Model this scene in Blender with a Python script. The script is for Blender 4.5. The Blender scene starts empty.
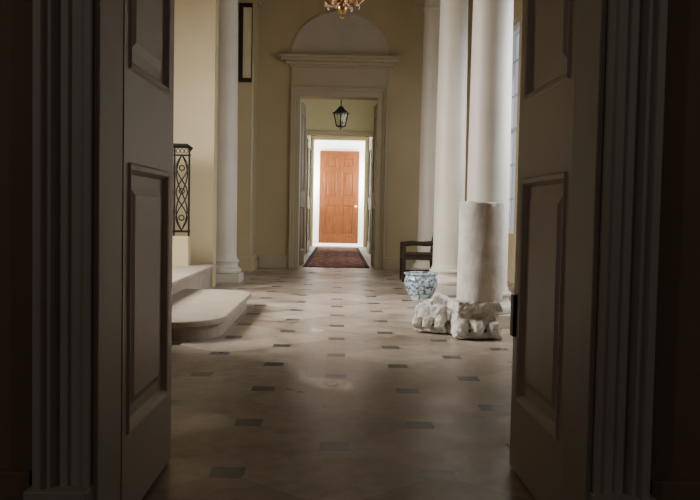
import bpy, bmesh, math, random
import mathutils
from mathutils import Vector, Matrix
random.seed(4)
C = bpy.context.scene.collection
pi = math.pi

# ------------------------------------------------------------------ materials
def newmat(name):
    m = bpy.data.materials.new(name); m.use_nodes = True
    nt = m.node_tree
    return m, nt, nt.nodes["Principled BSDF"]

def mat(name, col, rough=0.6, var=0.08, scale=3.0, bump=0.0, metal=0.0, detail=6, stretch=(1,1,1), col2=None, bscale=None, spec=None):
    m, nt, b = newmat(name)
    N, L = nt.nodes, nt.links
    tc = N.new("ShaderNodeTexCoord"); mp = N.new("ShaderNodeMapping")
    mp.inputs["Scale"].default_value = stretch
    L.new(tc.outputs["Object"], mp.inputs[0])
    n = N.new("ShaderNodeTexNoise"); n.inputs["Scale"].default_value = scale; n.inputs["Detail"].default_value = detail
    L.new(mp.outputs[0], n.inputs["Vector"])
    r = N.new("ShaderNodeValToRGB")
    c2 = col2 if col2 else tuple(c*(1-3*var) for c in col)
    c1 = tuple(min(1, c*(1+var)) for c in col)
    r.color_ramp.elements[0].position = 0.3; r.color_ramp.elements[1].position = 0.7
    r.color_ramp.elements[0].color = (*c2, 1); r.color_ramp.elements[1].color = (*c1, 1)
    L.new(n.outputs["Fac"], r.inputs[0]); L.new(r.outputs[0], b.inputs["Base Color"])
    b.inputs["Roughness"].default_value = rough; b.inputs["Metallic"].default_value = metal
    if spec is not None: b.inputs["Specular IOR Level"].default_value = spec
    if bump:
        n2 = N.new("ShaderNodeTexNoise"); n2.inputs["Scale"].default_value = bscale or scale*6; n2.inputs["Detail"].default_value = 6
        L.new(mp.outputs[0], n2.inputs["Vector"])
        bp = N.new("ShaderNodeBump"); bp.inputs["Strength"].default_value = bump; bp.inputs["Distance"].default_value = 0.02
        L.new(n2.outputs["Fac"], bp.inputs["Height"]); L.new(bp.outputs[0], b.inputs["Normal"])
    return m

M = {}
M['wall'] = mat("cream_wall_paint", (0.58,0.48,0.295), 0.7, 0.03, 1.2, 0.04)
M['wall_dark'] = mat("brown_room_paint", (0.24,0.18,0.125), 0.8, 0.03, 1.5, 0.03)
M['near'] = mat("low_bounce_umber", (0.30,0.23,0.165), 0.8, 0.03, 1.5, 0.03)  # dark tone chosen to cut bounce light in the unseen near hall
M['wall_green'] = mat("pale_corridor_paint", (0.64,0.59,0.38), 0.7, 0.02, 1.5)
M['ceil'] = mat("ceiling_plaster", (0.50,0.45,0.36), 0.8, 0.02, 1.0)
M['trim'] = mat("stone_trim_paint", (0.54,0.465,0.325), 0.55, 0.03, 2.0, 0.03)
M['white'] = mat("white_paint", (0.90,0.90,0.92), 0.6, 0.01, 2.0)
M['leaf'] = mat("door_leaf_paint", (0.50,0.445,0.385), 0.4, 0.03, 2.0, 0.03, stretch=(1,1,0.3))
M['frame'] = mat("door_surround_paint", (0.46,0.445,0.41), 0.5, 0.03, 2.0, 0.03)
M['col'] = mat("column_stone", (0.68,0.63,0.545), 0.5, 0.03, 2.0, 0.04)
M['lun'] = mat("lunette_plaster", (0.62,0.56,0.46), 0.6, 0.03, 2.0, 0.04)
M['step'] = mat("step_limestone", (0.42,0.355,0.285), 0.5, 0.06, 4.0, 0.06)
M['marble'] = mat("weathered_marble", (0.84,0.82,0.77), 0.75, 0.03, 6.0, 0.35, col2=(0.60,0.57,0.51), bscale=25)
M['marble2'] = mat("broken_marble", (0.80,0.78,0.73), 0.85, 0.03, 14.0, 0.8, col2=(0.50,0.47,0.42), bscale=40)
M['iron'] = mat("wrought_iron", (0.015,0.014,0.013), 0.45, 0.1, 10, metal=0.6)
M['brass'] = mat("brass", (0.42,0.25,0.09), 0.28, 0.06, 8, metal=1.0)
M['dwood'] = mat("dark_mahogany", (0.025,0.012,0.008), 0.35, 0.1, 6, stretch=(1,1,0.2))
M['seat'] = mat("worn_leather", (0.05,0.02,0.013), 0.5, 0.08, 8)
M['wood'] = mat("varnished_pine", (0.14,0.046,0.014), 0.5, 0.06, 5, 0.05, stretch=(6,6,0.5), col2=(0.08,0.024,0.007), spec=.12)
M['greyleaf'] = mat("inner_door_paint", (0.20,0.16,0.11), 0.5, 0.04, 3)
M['boards'] = mat("oak_boards", (0.12,0.07,0.04), 0.5, 0.1, 4, stretch=(6,0.6,1))
M['canvas'] = mat("mounted_paper", (0.8,0.70,0.48), 0.5, 0.05, 3)
m, nt, b = newmat("lantern_glass"); b.inputs["Roughness"].default_value=0.05; b.inputs["Base Color"].default_value=(0.8,0.85,0.8,1)
b.inputs["Transmission Weight"].default_value=0.9; b.inputs["Alpha"].default_value=0.35; M['glass']=m
m, nt, b = newmat("candle_wax"); b.inputs["Base Color"].default_value=(0.8,0.75,0.6,1); b.inputs["Roughness"].default_value=0.5; M['wax']=m
m, nt, b = newmat("crystal_drop"); b.inputs["Base Color"].default_value=(0.9,0.7,0.65,1); b.inputs["Roughness"].default_value=0.05; b.inputs["Transmission Weight"].default_value=0.6; M['crystal']=m

m, nt, b = newmat("blue_white_porcelain"); N,L=nt.nodes,nt.links
tc=N.new("ShaderNodeTexCoord")
n=N.new("ShaderNodeTexNoise"); n.inputs["Scale"].default_value=14; n.inputs["Detail"].default_value=5; n.inputs["Distortion"].default_value=2.2
L.new(tc.outputs["Object"],n.inputs["Vector"])
v=N.new("ShaderNodeTexVoronoi"); v.inputs["Scale"].default_value=11; v.feature='DISTANCE_TO_EDGE'
L.new(tc.outputs["Object"],v.inputs["Vector"])
mu=N.new("ShaderNodeMath"); mu.operation='SUBTRACT'; L.new(n.outputs["Fac"],mu.inputs[0]); L.new(v.outputs["Distance"],mu.inputs[1])
r=N.new("ShaderNodeValToRGB"); r.color_ramp.elements[0].position=0.36; r.color_ramp.elements[0].color=(0.46,0.53,0.53,1)
r.color_ramp.elements[1].position=0.49; r.color_ramp.elements[1].color=(0.05,0.11,0.19,1)
L.new(mu.outputs[0],r.inputs[0]); L.new(r.outputs[0],b.inputs["Base Color"]); b.inputs["Roughness"].default_value=0.15
M['china']=m

def mk(N,L):
    def mth(op,a,b2=None,c=None):
        n=N.new("ShaderNodeMath"); n.operation=op
        for i,s in enumerate((a,b2,c)):
            if s is None: continue
            if isinstance(s,(int,float)): n.inputs[i].default_value=s
            else: L.new(s,n.inputs[i])
        return n.outputs[0]
    return mth
m, nt, b = newmat("patterned_runner_wool"); N,L=nt.nodes,nt.links; mth=mk(N,L)
tc=N.new("ShaderNodeTexCoord"); sp=N.new("ShaderNodeSeparateXYZ"); L.new(tc.outputs["Object"],sp.inputs[0])
ax=mth('ABSOLUTE',mth('ADD',sp.outputs[0],.03))
fy=mth('ABSOLUTE',mth('SUBTRACT',mth('FRACT',mth('DIVIDE',sp.outputs[1],1.5)),.5))
med=mth('FRACT',mth('MULTIPLY',mth('ADD',mth('MULTIPLY',ax,1.1),fy),3.4))
v=N.new("ShaderNodeTexVoronoi"); v.inputs["Scale"].default_value=7; v.distance='MANHATTAN'; L.new(tc.outputs["Object"],v.inputs["Vector"])
mv=mth('ADD',mth('MULTIPLY',med,.75),mth('MULTIPLY',v.outputs["Distance"],.35))
r=N.new("ShaderNodeValToRGB"); r.color_ramp.interpolation='CONSTANT'
for i,(p,c) in enumerate([(0,(0.36,0.24,0.18)),(0.22,(0.24,0.035,0.03)),(0.45,(0.025,0.03,0.06)),(0.62,(0.28,0.055,0.04)),(0.8,(0.30,0.20,0.15))]):
    e = r.color_ramp.elements[i] if i<2 else r.color_ramp.elements.new(p)
    e.position=p; e.color=(*c,1)
L.new(mv,r.inputs[0])
mx=N.new("ShaderNodeMix"); mx.data_type='RGBA'; L.new(mth('GREATER_THAN',ax,.58),mx.inputs[0]); L.new(r.outputs[0],mx.inputs[6]); mx.inputs[7].default_value=(.03,.025,.05,1)
L.new(mx.outputs[2],b.inputs["Base Color"]); b.inputs["Roughness"].default_value=0.95
M['rug']=m

# stone floor
AX, AY, HALF = 0.448, 0.402, 0.070
m, nt, b = newmat("stone_flags_with_slate_cabochons"); N,L=nt.nodes,nt.links; mth=mk(N,L)
tc=N.new("ShaderNodeTexCoord"); sp=N.new("ShaderNodeSeparateXYZ"); L.new(tc.outputs["Object"],sp.inputs[0])
def noise(scale,detail=6,dist=0):
    n=N.new("ShaderNodeTexNoise"); n.inputs["Scale"].default_value=scale; n.inputs["Detail"].default_value=detail; n.inputs["Distortion"].default_value=dist
    L.new(tc.outputs["Object"],n.inputs["Vector"]); return n.outputs["Fac"]
a_=mth('DIVIDE',sp.outputs[0],AX); b_=mth('DIVIDE',mth('ADD',sp.outputs[1],-4.53+40*AY),AY)
u=mth('MULTIPLY',mth('ADD',a_,b_),0.5); vv=mth('MULTIPLY',mth('SUBTRACT',a_,b_),0.5)
ru=mth('ROUND',u); rv=mth('ROUND',vv)
du=mth('SUBTRACT',u,ru); dv=mth('SUBTRACT',vv,rv)
dx=mth('ABSOLUTE',mth('MULTIPLY',mth('ADD',du,dv),AX)); dy=mth('ABSOLUTE',mth('MULTIPLY',mth('SUBTRACT',du,dv),AY))
dm=mth('ADD',mth('MAXIMUM',dx,dy),mth('MULTIPLY_ADD',noise(22,3),.03,-.015))
cab=mth('LESS_THAN',dm,HALF)
cabj=mth('LESS_THAN',mth('ABSOLUTE',mth('SUBTRACT',dm,HALF)),0.004)
joint=mth('MAXIMUM',mth('LESS_THAN',mth('MINIMUM',mth('ABSOLUTE',du),mth('ABSOLUTE',dv)),0.004),cabj)
def wn(x,y,off):
    c=N.new("ShaderNodeCombineXYZ"); L.new(x,c.inputs[0]); L.new(y,c.inputs[1]); c.inputs[2].default_value=off
    w=N.new("ShaderNodeTexWhiteNoise"); L.new(c.outputs[0],w.inputs["Vector"]); return w.outputs["Value"]
tile=wn(mth('FLOOR',u),mth('FLOOR',vv),3.3); cid=wn(ru,rv,7.7)
nA=noise(3.2,9,.6); nB=noise(14,6,.3); nC=noise(1.1,4,.5)
tv=mth('ADD',mth('ADD',mth('MULTIPLY',tile,0.26),mth('MULTIPLY',nA,0.72)),mth('MULTIPLY',nB,0.37))
r1=N.new("ShaderNodeValToRGB"); r1.color_ramp.elements[0].position=0.42; r1.color_ramp.elements[1].position=0.95
r1.color_ramp.elements[0].color=(0.17,0.122,0.092,1); r1.color_ramp.elements[1].color=(0.52,0.44,0.355,1); L.new(tv,r1.inputs[0])
r2=N.new("ShaderNodeValToRGB"); r2.color_ramp.elements[0].color=(0.014,0.016,0.020,1); r2.color_ramp.elements[1].color=(0.10,0.10,0.105,1)
r2.color_ramp.elements[0].position=0.3
L.new(mth('ADD',mth('MULTIPLY',cid,.8),mth('MULTIPLY_ADD',nB,.8,-.3)),r2.inputs[0])
mx=N.new("ShaderNodeMix"); mx.data_type='RGBA'; L.new(cab,mx.inputs[0]); L.new(r1.outputs[0],mx.inputs[6]); L.new(r2.outputs[0],mx.inputs[7])
mx2=N.new("ShaderNodeMix"); mx2.data_type='RGBA'; L.new(mth('MULTIPLY',joint,0.28),mx2.inputs[0]); L.new(mx.outputs[2],mx2.inputs[6]); mx2.inputs[7].default_value=(0.10,0.075,0.055,1)
L.new(mx2.outputs[2],b.inputs["Base Color"])
L.new(mth('MULTIPLY_ADD',mth('ADD',nA,nC),0.34,0.03),b.inputs["Roughness"])
b.inputs["Specular IOR Level"].default_value=.5
bp=N.new("ShaderNodeBump"); bp.inputs["Strength"].default_value=0.35; bp.inputs["Distance"].default_value=0.012
L.new(mth('SUBTRACT',nA,mth('MULTIPLY',joint,0.4)),bp.inputs["Height"]); L.new(bp.outputs[0],b.inputs["Normal"])
M['floor']=m

# ------------------------------------------------------------------ mesh helpers
def obj(name, bm, mats, parent=None, loc=(0,0,0), smooth=False, bevel=0, rot=None):
    me=bpy.data.meshes.new(name); bmesh.ops.recalc_face_normals(bm,faces=bm.faces[:]); bm.to_mesh(me); bm.free()
    if not isinstance(mats,(list,tuple)): mats=[mats]
    for k in mats: me.materials.append(M[k])
    o=bpy.data.objects.new(name,me); C.objects.link(o); o.location=loc
    if rot: o.rotation_euler=rot
    if parent: o.parent=parent
    if smooth:
        for p in me.polygons: p.use_smooth=True
        try: me.set_sharp_from_angle(angle=math.radians(38))
        except Exception: pass
    if bevel:
        bv=o.modifiers.new("bevel",'BEVEL'); bv.width=bevel; bv.segments=3; bv.limit_method='ANGLE'
    return o
def empty(name,loc=(0,0,0)):
    o=bpy.data.objects.new(name,None); C.objects.link(o); o.location=loc; o.empty_display_size=0.1; return o
def box(bm,x0,x1,y0,y1,z0,z1,mi=0):
    vs=[bm.verts.new((x,y,z)) for x in (x0,x1) for y in (y0,y1) for z in (z0,z1)]
    for f in ((0,1,3,2),(4,6,7,5),(0,4,5,1),(2,3,7,6),(0,2,6,4),(1,5,7,3)):
        fc=bm.faces.new([vs[i] for i in f]); fc.material_index=mi
def lathe(bm,prof,cx=0,cy=0,seg=48,mi=0,cap=True):
    rings=[]
    for r,z in prof:
        rings.append([bm.verts.new((cx+r*math.cos(2*pi*i/seg),cy+r*math.sin(2*pi*i/seg),z)) for i in range(seg)])
    for a,b in zip(rings,rings[1:]):
        for i in range(seg):
            f=bm.faces.new((a[i],a[(i+1)%seg],b[(i+1)%seg],b[i])); f.material_index=mi
    if cap:
        for rr in (rings[0],rings[-1]):
            f=bm.faces.new(rr); f.material_index=mi
def tube(bm,pts,r,seg=8,mi=0,closed=False):
    pts=[Vector(p) for p in pts]; n=len(pts); rings=[]
    for i,p in enumerate(pts):
        if closed: t=pts[(i+1)%n]-pts[i-1]
        else: t=pts[min(i+1,n-1)]-pts[max(i-1,0)]
        t.normalize()
        up=Vector((0,0,1)) if abs(t.z)<0.95 else Vector((0,1,0))
        a=t.cross(up).normalized(); b2=t.cross(a)
        rr=r[i] if isinstance(r,(list,tuple)) else r
        rings.append([bm.verts.new(p+a*rr*math.cos(2*pi*k/seg)+b2*rr*math.sin(2*pi*k/seg)) for k in range(seg)])
    pairs=list(zip(rings,rings[1:]))
    if closed: pairs.append((rings[-1],rings[0]))
    for A,B in pairs:
        for k in range(seg):
            f=bm.faces.new((A[k],A[(k+1)%seg],B[(k+1)%seg],B[k])); f.material_index=mi
    if not closed:
        for rr in (rings[0],rings[-1]):
            f=bm.faces.new(rr); f.material_index=mi
def ball(bm,c,r,sc=(1,1,1),mi=0,rot=None,u=16,v=10):
    mt=Matrix.Translation(c)@(rot if rot else Matrix.Identity(4))@Matrix.Diagonal((*[r*s for s in sc],1))
    bmesh.ops.create_uvsphere(bm,u_segments=u,v_segments=v,radius=1,matrix=mt)
def prism(bm,poly,z0,z1,mi=0):
    a=[bm.verts.new((x,y,z0)) for x,y in poly]; b2=[bm.verts.new((x,y,z1)) for x,y in poly]
    n=len(poly)
    bm.faces.new(a); bm.faces.new(b2)
    for i in range(n): bm.faces.new((a[i],a[(i+1)%n],b2[(i+1)%n],b2[i]))
def sbox(name,x0,x1,y0,y1,z0,z1,mt,bevel=0,parent=None):
    bm=bmesh.new(); box(bm,x0,x1,y0,y1,z0,z1); return obj(name,bm,mt,bevel=bevel,parent=parent)

def panel_door(bm,w,h,t,xs,zs,panels,mi=0):
    for i in range(len(xs)-1):
        for j in range(len(zs)-1):
            x0,x1,z0,z1=xs[i],xs[i+1],zs[j],zs[j+1]
            if (i,j) not in panels:
                box(bm,x0,x1,-t/2,t/2,z0,z1,mi); continue
            q=t/2-0.014
            box(bm,x0,x1,-q,q,z0,z1,mi)
            s=min(x1-x0,z1-z0)
            mw=min(0.032,s*0.13); g=min(0.075,s*0.24); g2=g+min(0.03,s*0.08)
            for sg in (-1,1):
                def ring(o1,y1_,o2,y2_):
                    A=[(x0+o1,z0+o1),(x1-o1,z0+o1),(x1-o1,z1-o1),(x0+o1,z1-o1)]
                    B=[(x0+o2,z0+o2),(x1-o2,z0+o2),(x1-o2,z1-o2),(x0+o2,z1-o2)]
                    for k in range(4):
                        p,pn=A[k],A[(k+1)%4]; c,cn=B[k],B[(k+1)%4]
                        f=bm.faces.new([bm.verts.new((p[0],sg*y1_,p[1])),bm.verts.new((pn[0],sg*y1_,pn[1])),bm.verts.new((cn[0],sg*y2_,cn[1])),bm.verts.new((c[0],sg*y2_,c[1]))])
                        f.material_index=mi
                ring(-0.008,t/2,0.0,t/2+0.009); ring(0,t/2+0.009,mw*0.5,t/2+0.006); ring(mw*0.5,t/2+0.006,mw,q)
                ring(g,q,g2,q+0.010)
                f=bm.faces.new([bm.verts.new((x,sg*(q+0.010),z)) for x,z in ((x0+g2,z0+g2),(x1-g2,z0+g2),(x1-g2,z1-g2),(x0+g2,z1-g2))])
                f.material_index=mi

# ------------------------------------------------------------------ room dimensions
YD0,YD1=2.42,2.67
YF=15.7
H=5.6
HB=3.40                # underside of an added, unseen low ceiling that darkens the near floor
RJ=0.775
sbox("floor",-5.0,3.2,YD0,27.6,-0.2,0,'floor')
sbox("floor.001",-3.2,3.2,-3.0,YD0,-0.2,0,'boards')
bm=bmesh.new()
box(bm,-3.2,-0.72,YD0,YD1,0,H); box(bm,RJ,3.2,YD0,YD1,0,H); box(bm,-0.72,RJ,YD0,YD1,3.2,H)
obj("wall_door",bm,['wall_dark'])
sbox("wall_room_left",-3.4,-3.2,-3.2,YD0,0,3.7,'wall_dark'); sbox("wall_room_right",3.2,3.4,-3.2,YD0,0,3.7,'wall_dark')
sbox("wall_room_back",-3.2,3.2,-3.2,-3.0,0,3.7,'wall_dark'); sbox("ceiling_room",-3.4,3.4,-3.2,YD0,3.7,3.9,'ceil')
bm=bmesh.new()
box(bm,-1.95,-0.95,YD1,YD1+0.02,0,HB); box(bm,1.0,1.95,YD1,YD1+0.02,0,HB)
obj("wall_near",bm,'near')
sbox("light_block_soffit",-1.95,1.95,YD1,6.3,HB,HB+.25,'near')  # slab added out of view to keep bounce light off the foreground
sbox("light_block_front",-1.95,1.95,6.3,6.55,HB-.15,H,'wall')  # unseen wall added to stop high window light reaching the near floor
sbox("wall_left",-2.25,-1.95,YD1,6.6,0,H,'near')
sbox("wall_stair_side",-4.8,-2.25,6.3,6.6,0,H,'wall')
W4=(7.0,9.2)
bm=bmesh.new()
box(bm,-4.8,-4.5,6.6,W4[0],0,H); box(bm,-4.8,-4.5,W4[1],11.4,0,H); box(bm,-4.8,-4.5,W4[0],W4[1],0,1.9); box(bm,-4.8,-4.5,W4[0],W4[1],4.7,H)
obj("wall_stairwell",bm,'wall')
sbox("wall_stair_end",-4.8,-1.78,11.4,11.7,0,H,'wall')
sbox("wall_left.001",-2.35,-2.05,11.7,YF,0,H,'wall')
bm=bmesh.new(); box(bm,-2.05,-1.60,14.6,YF,0,5.14); box(bm,-2.05,-1.56,14.56,YF,0,.16); box(bm,-2.05,-1.575,14.575,YF,.16,.26); box(bm,-2.05,-1.56,14.56,YF,5.0,5.14)
obj("wall_pier",bm,'wall',bevel=.005)
sbox("light_block_right",1.95,2.9,YD1,6.6,0,H,'near')  # hidden infill added to block the right windows from the near floor
wins=[(7.2,8.8),(10.2,11.8),(13.2,14.8)]
bm=bmesh.new(); y=6.6
for a,b2 in wins:
    box(bm,2.9,3.2,y,a,0,H); box(bm,2.9,3.2,a,b2,0,0.8); box(bm,2.9,3.2,a,b2,4.4,H); y=b2
box(bm,2.9,3.2,y,YF,0,H)
obj("wall_right",bm,'wall')
def window(name,x0,y0,y1,z0,z1,nx=3,nz=5):
    bm=bmesh.new(); d=0.05
    box(bm,x0-d,x0+d,y0,y0+0.08,z0,z1); box(bm,x0-d,x0+d,y1-0.08,y1,z0,z1)
    box(bm,x0-d,x0+d,y0+.08,y1-.08,z0,z0+0.08); box(bm,x0-d,x0+d,y0+.08,y1-.08,z1-0.08,z1)
    box(bm,x0-d*.8,x0+d*.8,y0+.08,y1-.08,(z0+z1)/2-0.03,(z0+z1)/2+0.03)
    for i in range(1,nx):
        yy=y0+(y1-y0)*i/nx; box(bm,x0-.02,x0+.02,yy-.013,yy+.013,z0+.08,z1-.08)
    for i in range(1,nz+1):
        zz=z0+(z1-z0)*i/(nz+1); box(bm,x0-.019,x0+.019,y0+.08,y1-.08,zz-.013,zz+.013)
    return obj(name,bm,'white')
for i,(a,b2) in enumerate(wins): window("window_%d"%(i+1),3.05,a,b2,0.8,4.4)
window("window_4",-4.65,W4[0],W4[1],1.9,4.7,3,5)
DX0,DX1,DZ=-0.78,0.72,3.35
bm=bmesh.new()
box(bm,-2.35,DX0,YF,YF+.35,0,H); box(bm,DX1,3.2,YF,YF+.35,0,H); box(bm,DX0,DX1,YF,YF+.35,DZ,H)
obj("wall_far",bm,'wall')
sbox("ceiling",-4.8,3.2,6.3,YF,H,H+.2,'ceil')

cx=(DX0+DX1)/2
bm=bmesh.new()
aw=0.19
def archi(bm,x0,x1,z1,wd,yf,sgn=-1,z0=0,steps=((0,1,0.03),(0.55,1,0.05),(0.82,1,0.075))):
    for a,b2,d in steps:
        ya,yb=(yf-d,yf) if sgn<0 else (yf,yf+d)
        box(bm,x0-wd*b2,x0-wd*a,ya,yb,z0,z1+wd*b2); box(bm,x1+wd*a,x1+wd*b2,ya,yb,z0,z1+wd*b2)
        box(bm,x0-wd*a,x1+wd*a,ya,yb,z1+wd*a,z1+wd*b2)
archi(bm,DX0,DX1,DZ,aw,YF)
box(bm,DX0-aw,DX1+aw,YF-.04,YF,DZ+aw,3.91)
for z0,z1,p,d in ((3.91,3.95,.03,.07),(3.95,4.01,.10,.12),(4.01,4.07,.19,.20),(4.07,4.12,.23,.24)):
    box(bm,DX0-aw-p,DX1+aw+p,YF-d,YF,z0,z1)
obj("trim_1",bm,'trim',bevel=0.008)
bm=bmesh.new(); R=0.95; zc=4.12; RV=0.93
def half(r0,r1,d0,n=40):
    for i in range(n):
        t0,t1=pi*i/n,pi*(i+1)/n
        p=[(cx+r*math.cos(t),zc+r*math.sin(t)*RV) for r,t in ((r0,t0),(r1,t0),(r1,t1),(r0,t1))]
        if r0==0: p=[p[0],p[1],p[2]]
        A=[bm.verts.new((x,YF-d0,z)) for x,z in p]; B=[bm.verts.new((x,YF,z)) for x,z in p]
        bm.faces.new(A); bm.faces.new(B)
        for k in range(len(p)): bm.faces.new((A[k],A[(k+1)%len(p)],B[(k+1)%len(p)],B[k]))
half(0,R-.05,0.012); half(R-.05,R,0.035)
obj("trim_2",bm,['lun'])
sbox("baseboard_far",-1.55,DX0-aw,YF-.04,YF,0,.24,'trim',0.006)
sbox("baseboard_far.001",DX1+aw,2.9,YF-.04,YF,0,.24,'trim',0.006)
sbox("baseboard_left",-2.05,-2.01,11.7,14.55,0,.24,'trim',0.006)
sbox("baseboard_left.001",-1.95,-1.91,YD1+.02,6.6,0,.24,'trim',0.006)
sbox("baseboard_right",2.86,2.9,6.6,YF-.04,0,.24,'trim',0.006)
sbox("baseboard_right.001",1.91,1.95,YD1+.02,6.6,0,.24,'trim',0.006)
def entab(name,xc,y0,y1):
    bm=bmesh.new()
    box(bm,xc-.22,xc+.22,y0,y1,5.14,5.34); box(bm,xc-.25,xc+.25,y0,y1,5.34,5.48); box(bm,xc-.34,xc+.34,y0,y1,5.48,5.6)
    return obj(name,bm,'trim')
entab("trim_3",1.56,6.56,YF); entab("trim_4",-1.80,11.72,YF)

def column(name,x,y,r=0.212):
    e=empty(name,(x,y,0))
    bm=bmesh.new()
    box(bm,-r*1.38,r*1.38,-r*1.38,r*1.38,0,0.13); obj("plinth",bm,'col',e,bevel=0.006)
    prof=[]
    def tor(z0,z1,rb,bulge,n=8):
        for i in range(n+1):
            t=pi*i/n; prof.append((rb+bulge*math.sin(t),z0+(z1-z0)*(1-math.cos(t))/2))
    prof.append((r*1.15,0.13)); tor(0.13,0.22,r*1.2,r*.17)
    prof.append((r*1.18,.225)); prof.append((r*1.10,.25)); prof.append((r*1.10,.275)); prof.append((r*1.13,.29))
    tor(0.295,0.345,r*1.12,r*.09); prof.extend([(r*1.08,.35),(r*1.08,.365),(r*1.03,.385),(r,.43)])
    for i in range(1,13):
        t=i/12; z=.43+(4.66-.43)*t
        prof.append((r*(1-0.13*t**1.7),z))
    rt=r*.87
    prof.extend([(rt,4.67),(rt*1.07,4.68),(rt*1.1,4.70),(rt*1.07,4.72),(rt,4.73),(rt,4.86),(rt*1.07,4.87),(rt*1.07,4.89),(rt*1.2,4.93),(rt*1.3,4.98),(rt*1.32,5.02)])
    bm=bmesh.new(); lathe(bm,prof,seg=64); obj("shaft",bm,'col',e,smooth=True)
    bm=bmesh.new(); box(bm,-rt*1.4,rt*1.4,-rt*1.4,rt*1.4,5.02,5.14); obj("abacus",bm,'col',e,bevel=0.006)
column("stone_column",1.50,8.05); column("stone_column",1.54,11.15); column("stone_column",1.63,14.25)
column("stone_column",-1.79,12.45)

# ------------------------------------------------------------------ near doorway surround
bm=bmesh.new()
box(bm,-0.74,-0.718,YD0-.01,YD1-.0,0,3.2); box(bm,RJ-.002,RJ+.02,YD0-.01,YD1,0,3.2); box(bm,-.718,RJ-.002,YD0-.01,YD1,3.18,3.2)
archi(bm,-0.735,RJ+.015,3.2,0.16,YD0,-1,0.0,((0,1,.022),(0.0,.14,.034),(.42,.56,.034),(.70,1,.05),(.84,1,.07)))
for x0,x1 in ((-.915,-.73),(RJ+.01,RJ+.195)): box(bm,x0,x1,YD0-.085,YD0,0,.26)
obj("trim_5",bm,'frame',bevel=0.004)
bm=bmesh.new(); archi(bm,-0.82,0.88,3.20,0.14,YD1+.02,1); obj("trim_6",bm,'leaf',bevel=0.004)
sbox("baseboard_room_left",-3.2,-.915,YD0-.03,YD0,0,.3,'wall_dark',0.005)
sbox("baseboard_room_right",RJ+.195,3.2,YD0-.03,YD0,0,.3,'wall_dark',0.005)

def leaf(name,hinge,free,lock,s0=.09):
    L_=math.hypot(free[0]-hinge[0],free[1]-hinge[1]); ang=math.atan2(free[1]-hinge[1],free[0]-hinge[0])
    e=empty(name,(hinge[0],hinge[1],0.012)); e.rotation_euler=(0,0,ang)
    bm=bmesh.new()
    panel_door(bm,L_,3.15,0.045,[0,s0,L_-.105,L_],[0,.31,1.24,1.57,2.85,3.15],{(1,1),(1,3)})
    obj("panelled_leaf",bm,'leaf',e)
    if lock:
        bm=bmesh.new(); box(bm,L_,L_+.003,-.016,.016,.56,.78); box(bm,L_+.003,L_+.012,-.008,.008,.70,.73); obj("lock_plate",bm,'iron',e)
        bm=bmesh.new(); box(bm,L_-.055,L_-.002,.0225,.038,.57,.75); obj("rim_lock",bm,'iron',e,bevel=.004)
leaf("panelled_door",(-.745,2.70),(-.737,3.46),False,.06)
leaf("panelled_door",(.810,2.70),(.793,3.46),True,.07)

# ------------------------------------------------------------------ staircase
st=empty("stone_staircase",(0,0,0))
def rpoly(x0,x1,y0,y1,r,n=10):
    p=[(x0,y0)]
    for i in range(n+1):
        t=-pi/2+pi/2*i/n; p.append((x1-r+r*math.cos(t),y0+r+r*math.sin(t)))
    for i in range(n+1):
        t=pi/2*i/n; p.append((x1-r+r*math.cos(t),y1-r+r*math.sin(t)))
    p.append((x0,y1)); return p
bm=bmesh.new(); prism(bm,rpoly(-1.90,-1.02,6.66,9.4,.40),0,.115); obj("riser_1",bm,'step',st)
bm=bmesh.new(); prism(bm,rpoly(-1.92,-.97,6.61,9.45,.45),.115,.17); obj("tread_1",bm,'step',st,bevel=.018)
bm=bmesh.new(); prism(bm,rpoly(-4.49,-1.80,6.62,11.39,.06),0.0,.285); obj("riser_2",bm,'step',st)
bm=bmesh.new(); prism(bm,rpoly(-4.49,-1.72,6.61,11.395,.08),.285,.34); obj("tread_2",bm,'step',st,bevel=.018)
for i in range(6):
    z=.34+.165*i; x1=-2.75-.28*i
    bm=bmesh.new(); box(bm,-4.49,x1,6.62,10.88,z,z+.12); box(bm,-4.49,x1+.03,6.62,10.88,z+.12,z+.165); obj("step_%d"%(i+3),bm,'step',st)
bm=bmesh.new(); box(bm,-4.49,-2.04,10.9,11.08,.34,.74); obj("string_wall",bm,'wall',st)
rl=empty("wrought_iron_railing",(0,0,0))
bm=bmesh.new(); y=10.99
z0,z1=.74,1.97
tube(bm,[(-4.4,y,z1),(-2.08,y,z1),(-2.02,y,z1-.05)],.032)
box(bm,-4.4,-2.03,y-.01,y+.01,z0+.05,z0+.08); box(bm,-4.4,-2.03,y-.01,y+.01,z1-.14,z1-.115)
xx=-2.05
while xx>-4.4:
    box(bm,xx-.012,xx+.012,y-.012,y+.012,z0,z1)
    if xx-.2>-4.4:
        xm=xx-.10
        for s in (-1,1):
            for ph in (0,1):
                pts=[]
                for i in range(33):
                    t=i/32
                    pts.append((xm+s*.075*math.sin((t*(2+ph))*pi),y,z0+.08+(z1-z0-.20)*t))
                tube(bm,pts,.009,6)
        for zc2 in (z0+.25,(z0+z1)/2,z1-.30):
            tube(bm,[(xm+.035*math.cos(t*pi/8),y,zc2+.035*math.sin(t*pi/8)) for t in range(16)],.009,6,closed=True)
        for t in range(3): 
            xc=xm-.055+.055*t
            tube(bm,[(xc+.024*math.cos(q*pi/6),y,z1-.07+.03*math.sin(q*pi/6)) for q in range(12)],.006,6,closed=True)
    xx-=.2
obj("balusters",bm,'iron',rl)

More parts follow.
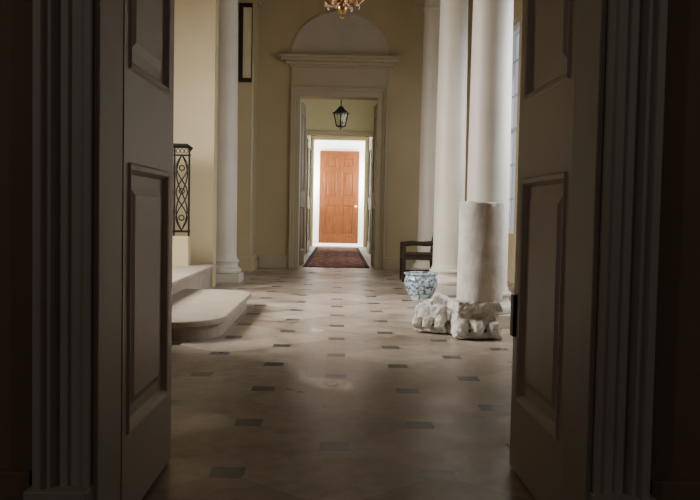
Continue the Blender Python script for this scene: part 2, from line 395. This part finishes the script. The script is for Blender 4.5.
# ------------------------------------------------------------------ column fragment on carved paws
def carved(name,loc,build,vox=.009,disp=.016,rot=0):
    bm=bmesh.new(); build(bm)
    o=obj(name,bm,'marble2',loc=loc); o.rotation_euler=(0,0,rot)
    r=o.modifiers.new("remesh",'REMESH'); r.mode='VOXEL'; r.voxel_size=vox; r.use_smooth_shade=False
    s=o.modifiers.new("soften",'SMOOTH'); s.factor=.5; s.iterations=1
    t=bpy.data.textures.new(name+"_chips",'VORONOI'); t.noise_scale=.07; t.distance_metric='DISTANCE'
    d=o.modifiers.new("chips",'DISPLACE'); d.texture=t; d.strength=disp; d.mid_level=.5
    t=bpy.data.textures.new(name+"_grain",'CLOUDS'); t.noise_scale=.03; t.noise_depth=3
    d=o.modifiers.new("grain",'DISPLACE'); d.texture=t; d.strength=disp*.8; d.mid_level=.5
    return o
def wedge(bm,c,sx,sy,sz,seed,tilt=(0,0,0),shrink=.75):
    rnd=random.Random(seed); vs=[]
    R_=mathutils.Euler(tilt).to_matrix()
    for z in (-1,1):
        k=1 if z<0 else shrink
        for x,y in ((-1,-1),(1,-1),(1,1),(-1,1)):
            p=Vector((x*sx*k*rnd.uniform(.85,1.05),y*sy*k*rnd.uniform(.85,1.05),z*sz*rnd.uniform(.88,1.0)))
            vs.append(bm.verts.new(Vector(c)+R_@p))
    for f in ((3,2,1,0),(4,5,6,7),(0,1,5,4),(1,2,6,5),(2,3,7,6),(3,0,4,7)): bm.faces.new([vs[i] for i in f])
def frag(w,d,h,toes,seed,top):
    def f(bm):
        rnd=random.Random(seed)
        # slab foot
        wedge(bm,(0,.0,.03),w*.50,d*.44,.03,seed+9,(0,0,.04),.97)
        for i in range(toes):
            x=-w/2+w*(i+.5)/toes; tw=w/toes; k=rnd.uniform(.85,1.1); f0=rnd.uniform(-.01,.03)
            # broad carved toe, faceted, with a claw ridge
            tube(bm,[(x,-d/2+f0+.0,.05),(x,-d/2+f0+.03,.085*k),(x*.97,-d/2+.12+f0,.12*k),(x*.9,-d/2+.2,.16)],
                 [tw*.30,tw*.46,tw*.50,tw*.40],6)
        wedge(bm,(0,.05,.10),w*.50,d*.34,.10,seed+1,(0,0,.08),.9)
        wedge(bm,(w*.02,.0,.20),w*.46,d*.36,.06,seed+2,(.12,.06,-.1),.85)
        if top:
            wedge(bm,(0,.02,h-.045),w*.51,d*.43,.045,seed+3,(0,0,.05),.96)
        else:
            wedge(bm,(w*.12,.03,h-.09),w*.32,d*.30,.09,seed+3,(.1,.30,.3),.65)
            wedge(bm,(-w*.26,-.03,h-.15),w*.22,d*.26,.07,seed+4,(0,-.45,0),.7)
    return f
carved("carved_marble_paw",(1.245,7.20,.012),frag(.43,.50,.320,3,11,True))
carved("carved_marble_paw",(.915,7.50,.012),frag(.33,.42,.33,3,23,False),rot=-.45)
seg=72; rings=[]; bm=bmesh.new()
zs=[0,.012,.04]+[.04+.82*i/22 for i in range(1,23)]+[.885,.897]
for j,z in enumerate(zs):
    ring=[]
    for i in range(seg):
        a=2*pi*i/seg
        r=.206-.008*z/.9
        if j==0: r-=.012
        if j==len(zs)-1: r-=.012
        nz=mathutils.noise.noise(Vector((math.cos(a)*2.2,math.sin(a)*2.2,z*3)))*.004+mathutils.noise.noise(Vector((math.cos(a)*7,math.sin(a)*7,z*16)))*.0015
        edge=max(0,1-min(z,.9-z)/.05)
        nz-=edge*max(0,mathutils.noise.noise(Vector((math.cos(a)*3+5,math.sin(a)*3,z))))*.04
        zz=z+ (mathutils.noise.noise(Vector((math.cos(a)*2,math.sin(a)*2,9)))*.02 if z>.8 else 0)
        ring.append(bm.verts.new(((r+nz)*math.cos(a),(r+nz)*math.sin(a),zz)))
    rings.append(ring)
for A,B in zip(rings,rings[1:]):
    for i in range(seg): bm.faces.new((A[i],A[(i+1)%seg],B[(i+1)%seg],B[i]))
bm.faces.new(rings[0]); bm.faces.new(rings[-1])
obj("marble_column_fragment",bm,'marble',loc=(1.295,7.24,.325),smooth=True)

# ------------------------------------------------------------------ porcelain planter
bm=bmesh.new()
lathe(bm,[(.125,0),(.135,.0),(.135,.02),(.15,.045),(.185,.10),(.212,.17),(.218,.22),(.210,.27),(.195,.30),(.205,.315),(.222,.322),(.222,.34),(.205,.345),(.185,.335),(.18,.30),(.19,.25),(.185,.15),(.14,.06),(.0,.05)],seg=56,cap=False)
bmesh.ops.remove_doubles(bm,verts=bm.verts[:],dist=.0005)
obj("porcelain_planter",bm,'china',loc=(1.09,10.4,0),smooth=True)

# ------------------------------------------------------------------ chair
ch=empty("wooden_armchair",(1.32,13.15,0))
bm=bmesh.new()
for sx,sy in ((-1,-1),(-1,1)):
    box(bm,sx*.25-.03,sx*.25+.03,sy*.23-.03,sy*.23+.03,0,.62)
for sy in (-1,1):
    tube(bm,[(.28,sy*.23,0),(.25,sy*.23,.25),(.25,sy*.23,.45),(.27,sy*.23,.66),(.31,sy*.23,.84)],.03,8)
    tube(bm,[(-.28,sy*.24,.60),(-.1,sy*.24,.625),(.1,sy*.24,.615),(.27,sy*.23,.63)],.032,8)
    box(bm,-.25,.25,sy*.23-.02,sy*.23+.02,.36,.43); box(bm,-.25,.26,sy*.23-.012,sy*.23+.012,.14,.17)
box(bm,-.265,-.235,-.23,.23,.36,.43); box(bm,.235,.265,-.23,.23,.36,.43)
tube(bm,[(.315,-.25,.84),(.325,0,.87),(.315,.25,.84)],.03,8)
box(bm,.255,.275,-.21,.21,.56,.62)
for i in range(-2,3): box(bm,.275,.29,i*.08-.012,i*.08+.012,.58,.84)
obj("frame",bm,'dwood',ch,bevel=.004)
bm=bmesh.new(); box(bm,-.26,.25,-.22,.22,.43,.47); obj("seat",bm,'seat',ch,bevel=.015)

pc=empty("framed_picture",(-1.85,14.595,3.42))
bm=bmesh.new()
box(bm,0,.075,-.06,0,0,1.4); box(bm,.228,.24,-.04,0,0,1.4); box(bm,.075,.228,-.06,0,0,.07); box(bm,.075,.228,-.06,0,1.33,1.4)
obj("frame",bm,'dwood',pc,bevel=.004)
bm=bmesh.new(); box(bm,.075,.228,-.025,0,.07,1.33); obj("mount",bm,'canvas',pc)

# ------------------------------------------------------------------ chandelier
cd=empty("brass_chandelier",(0.0,9.0,3.245))
bm=bmesh.new()
lathe(bm,[(.0,0),(.012,.008),(.02,.03),(.012,.045),(.012,.055),(.03,.07),(.055,.10),(.062,.13),(.05,.165),(.025,.19),(.02,.21),(.045,.225),(.05,.245),(.03,.27),(.02,.30),(.02,.42),(.05,.46),(.07,.52),(.05,.58),(.02,.62),(.018,.9),(.04,.93),(.0,.98)],seg=28)
NA=8
for i in range(NA):
    a=2*pi*i/NA+.2; ca,sa=math.cos(a),math.sin(a)
    P=[(.04,.21),(.08,.17),(.13,.16),(.18,.18),(.235,.23),(.265,.28),(.28,.33)]
    tube(bm,[(r*ca,r*sa,z) for r,z in P],.009,8)
    Q=[(.13,.16),(.10,.19),(.115,.23),(.15,.23),(.16,.20)]
    tube(bm,[(r*ca,r*sa,z) for r,z in Q],.006,6)
    lathe(bm,[(.0,.32),(.03,.33),(.05,.345),(.052,.355),(.02,.36),(.022,.41),(.0,.41)],.28*ca,.28*sa,seg=14)
tube(bm,[(0,0,.97),(0,0,2.35)],.012,8)
lathe(bm,[(.0,2.28),(.06,2.30),(.08,2.35),(.0,2.354)],seg=20)
obj("body",bm,'brass',cd,smooth=True)
bm=bmesh.new()
for i in range(NA):
    a=2*pi*i/NA+.2; lathe(bm,[(.011,.40),(.011,.50)],.28*math.cos(a),.28*math.sin(a),seg=10)
obj("candles",bm,'wax',cd)
bm=bmesh.new()
for i in range(NA):
    a=2*pi*i/NA+.2; ca,sa=math.cos(a),math.sin(a)
    ball(bm,(.28*ca,.28*sa,.295),.015,(1,1,1.9),u=8,v=6); ball(bm,(.185*ca,.185*sa,.15),.015,(1,1,1.9),u=8,v=6); ball(bm,(.08*ca,.08*sa,.145),.012,(1,1,1.6),u=8,v=6)
obj("drops",bm,'crystal',cd)

# ------------------------------------------------------------------ corridor beyond
Y2=21.0; Y3=26.0; Y4=27.3
bm=bmesh.new(); box(bm,-1.8,-1.55,YF+.35,Y2,0,4.4); obj("wall_corridor_left",bm,'wall_green')
bm=bmesh.new(); box(bm,1.45,1.7,YF+.35,17.6,0,4.4); box(bm,1.45,1.7,19.2,Y2,0,4.4); box(bm,1.45,1.7,17.6,19.2,0,1.0); box(bm,1.45,1.7,17.6,19.2,3.6,4.4)
obj("wall_corridor_right",bm,'wall_green'); window("window_5",1.6,17.6,19.2,1.0,3.6)  # frame added around the corridor fill light, hidden from camera
O0,O1,OZ=-.86,.86,3.12
bm=bmesh.new(); box(bm,-1.8,O0,Y2,Y2+.25,0,4.4); box(bm,O1,1.7,Y2,Y2+.25,0,4.4); box(bm,O0,O1,Y2,Y2+.25,OZ,4.4); obj("wall_corridor_cross",bm,'wall_green')
bm=bmesh.new(); archi(bm,O0,O1,OZ,.10,Y2); obj("trim_7",bm,'trim')
sbox("ceiling_corridor",-1.8,1.7,YF+.35,Y2+.25,4.4,4.6,'ceil')
sbox("wall_passage_left",-1.2,-.95,Y2+.25,Y3,0,3.8,'wall_green'); sbox("wall_passage_right",.95,1.2,Y2+.25,Y3,0,3.8,'wall_green')
sbox("ceiling_passage",-1.2,1.2,Y2+.25,Y3,3.8,4.0,'ceil')
E0,E1,EZ=-.83,.81,3.44
bm=bmesh.new(); box(bm,-1.6,E0,Y3,Y3+.2,0,4.0); box(bm,E1,1.6,Y3,Y3+.2,0,4.0); box(bm,E0,E1,Y3,Y3+.2,EZ,4.0); obj("wall_lobby",bm,'wall_green')
bm=bmesh.new(); archi(bm,E0,E1,EZ,.06,Y3); obj("trim_8",bm,'trim')
sbox("wall_lobby_left",-1.8,-1.6,Y3,Y4+.2,0,4.0,'white'); sbox("wall_lobby_right",1.6,1.8,Y3,Y4+.2,0,4.0,'white')
sbox("wall_end",-1.6,1.6,Y4,Y4+.2,0,4.0,'white'); sbox("ceiling_lobby",-1.8,1.8,Y3+.2,Y4+.2,4.0,4.2,'white')
sbox("floor_lobby",-1.6,1.6,Y3+.2,Y4,0,.012,'white')
d=empty("door_1",(-.67,Y4-.06,.06))
bm=bmesh.new(); w_=1.34; h_=3.13
panel_door(bm,w_,h_,.06,[0,.18,.59,.75,1.16,w_],[0,.28,1.32,1.56,2.42,2.58,2.92,h_],{(1,1),(3,1),(1,3),(3,3),(1,5),(3,5)})
obj("panelled_leaf",bm,'wood',d)
bm=bmesh.new(); lathe(bm,[(.04,0),(.04,.01),(.018,.015),(.018,.05),(.045,.07),(.05,.09),(.03,.11),(0,.115)],seg=20)
obj("door_knob",bm,'brass',d,loc=(w_-.10,-.03,1.25),smooth=True,rot=(pi/2,0,0))
bm=bmesh.new(); box(bm,-.78,.78,Y4-.4,Y4-.02,.012,.06); obj("trim_9",bm,'white')
def leaf2(name,hinge,free,hh,mt):
    L_=math.hypot(free[0]-hinge[0],free[1]-hinge[1]); e=empty(name,(hinge[0],hinge[1],.012)); e.rotation_euler=(0,0,math.atan2(free[1]-hinge[1],free[0]-hinge[0]))
    bm=bmesh.new(); panel_door(bm,L_,hh,.045,[0,.11,L_-.11,L_],[0,.3,1.2,1.5,hh-.25,hh],{(1,1),(1,3)}); obj("panelled_leaf",bm,mt,e)
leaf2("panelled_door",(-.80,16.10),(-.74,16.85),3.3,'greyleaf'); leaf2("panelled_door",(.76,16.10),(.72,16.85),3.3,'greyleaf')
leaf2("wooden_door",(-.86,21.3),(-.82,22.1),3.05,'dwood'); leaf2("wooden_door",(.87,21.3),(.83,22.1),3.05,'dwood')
bm=bmesh.new(); box(bm,-.70,.64,16.0,25.2,0,.012); obj("patterned_runner_rug",bm,'rug')
ln=empty("hanging_lantern",(.01,19.0,3.06))
bm=bmesh.new(); n=6; k_=1.15
def hexp(r,z): return [(r*k_*math.cos(2*pi*i/n+pi/6),r*k_*math.sin(2*pi*i/n+pi/6),z) for i in range(n)]
lo,hi,tp=hexp(.10,.08),hexp(.165,.38),hexp(.05,.50)
for i in range(n):
    j=(i+1)%n
    for a,b2 in ((lo[i],hi[i]),(lo[i],lo[j]),(hi[i],hi[j]),(hi[i],tp[i])): tube(bm,[a,b2],.013,6)
lathe(bm,[(0,.0),(.02,.02),(.01,.04),(.115,.07),(.115,.085),(0,.09)],seg=18)
lathe(bm,[(.20,.375),(.205,.39),(.11,.44),(.06,.50),(.07,.52),(.03,.55),(0,.58)],seg=18)
tube(bm,[(0,0,.57),(0,0,1.34)],.012,6)
for k in range(3): lathe(bm,[(.012,.09),(.012,.22)],.035*math.cos(k*2.1),.035*math.sin(k*2.1),seg=8)
obj("frame",bm,'iron',ln)
bm=bmesh.new()
for i in range(n):
    j=(i+1)%n; bm.faces.new([bm.verts.new(p) for p in (lo[i],lo[j],hi[j],hi[i])])
obj("glass_panes",bm,'glass',ln)

# ------------------------------------------------------------------ lights
def area(name,loc,sx,sy,power,col,direction,spread=180):
    l=bpy.data.lights.new(name,'AREA'); l.shape='RECTANGLE'; l.size=sx; l.size_y=sy; l.energy=power; l.color=col
    l.spread=math.radians(spread)
    o=bpy.data.objects.new(name,l); C.objects.link(o); o.location=loc
    o.rotation_euler=Vector(direction).to_track_quat('-Z','Z').to_euler(); return o
cool=(.88,.94,1.0)
for i,((a,b2),p) in enumerate(zip(wins,(165,62,18))):
    area("daylight_window_%d"%(i+1),(3.45,(a+b2)/2,2.7),1.7,3.7,p,cool,(-1,.28,-.42),112)
area("daylight_stair_window",(-5.0,8.1,3.4),2.3,3.0,390,(1,.95,.87),(1,.30,-.70),98)
area("corridor_fill_light",(1.85,18.4,2.3),1.6,2.6,125,(1,.97,.87),(-1,.1,.1))  # unseen area light added to brighten the corridor
area("daylight_lobby",(-1.55,26.75,2.2),.9,3.4,800,(.93,.96,1),(1,0,0))
area("daylight_lobby.001",(1.55,26.75,2.2),.9,3.4,800,(.93,.96,1),(-1,0,0))
for i,(x,e_) in enumerate(((-2.7,17),(2.7,12))):
    l=bpy.data.lights.new("room_fill",'POINT'); l.energy=e_; l.shadow_soft_size=.15; l.color=(1,.9,.8)
    o=bpy.data.objects.new("room_fill_light",l); C.objects.link(o); o.location=(x,-.3,2.3)  # fill lights added behind the camera to lift the door surround
wd=bpy.data.worlds.new("world"); wd.use_nodes=True; bpy.context.scene.world=wd
wd.node_tree.nodes["Background"].inputs[0].default_value=(.75,.85,1,1); wd.node_tree.nodes["Background"].inputs[1].default_value=.6

# ------------------------------------------------------------------ camera
cam=bpy.data.cameras.new("camera"); cam.sensor_width=36; cam.lens=36*800/700; cam.clip_start=.02
co=bpy.data.objects.new("camera",cam); C.objects.link(co)
R_=Matrix.Rotation(-12/800,4,'Z')@Matrix.Rotation(pi/2-37/800,4,'X')@Matrix.Rotation(math.radians(1.1),4,'Z')
co.matrix_world=Matrix.Translation((0,0,1.1))@R_
bpy.context.scene.camera=co
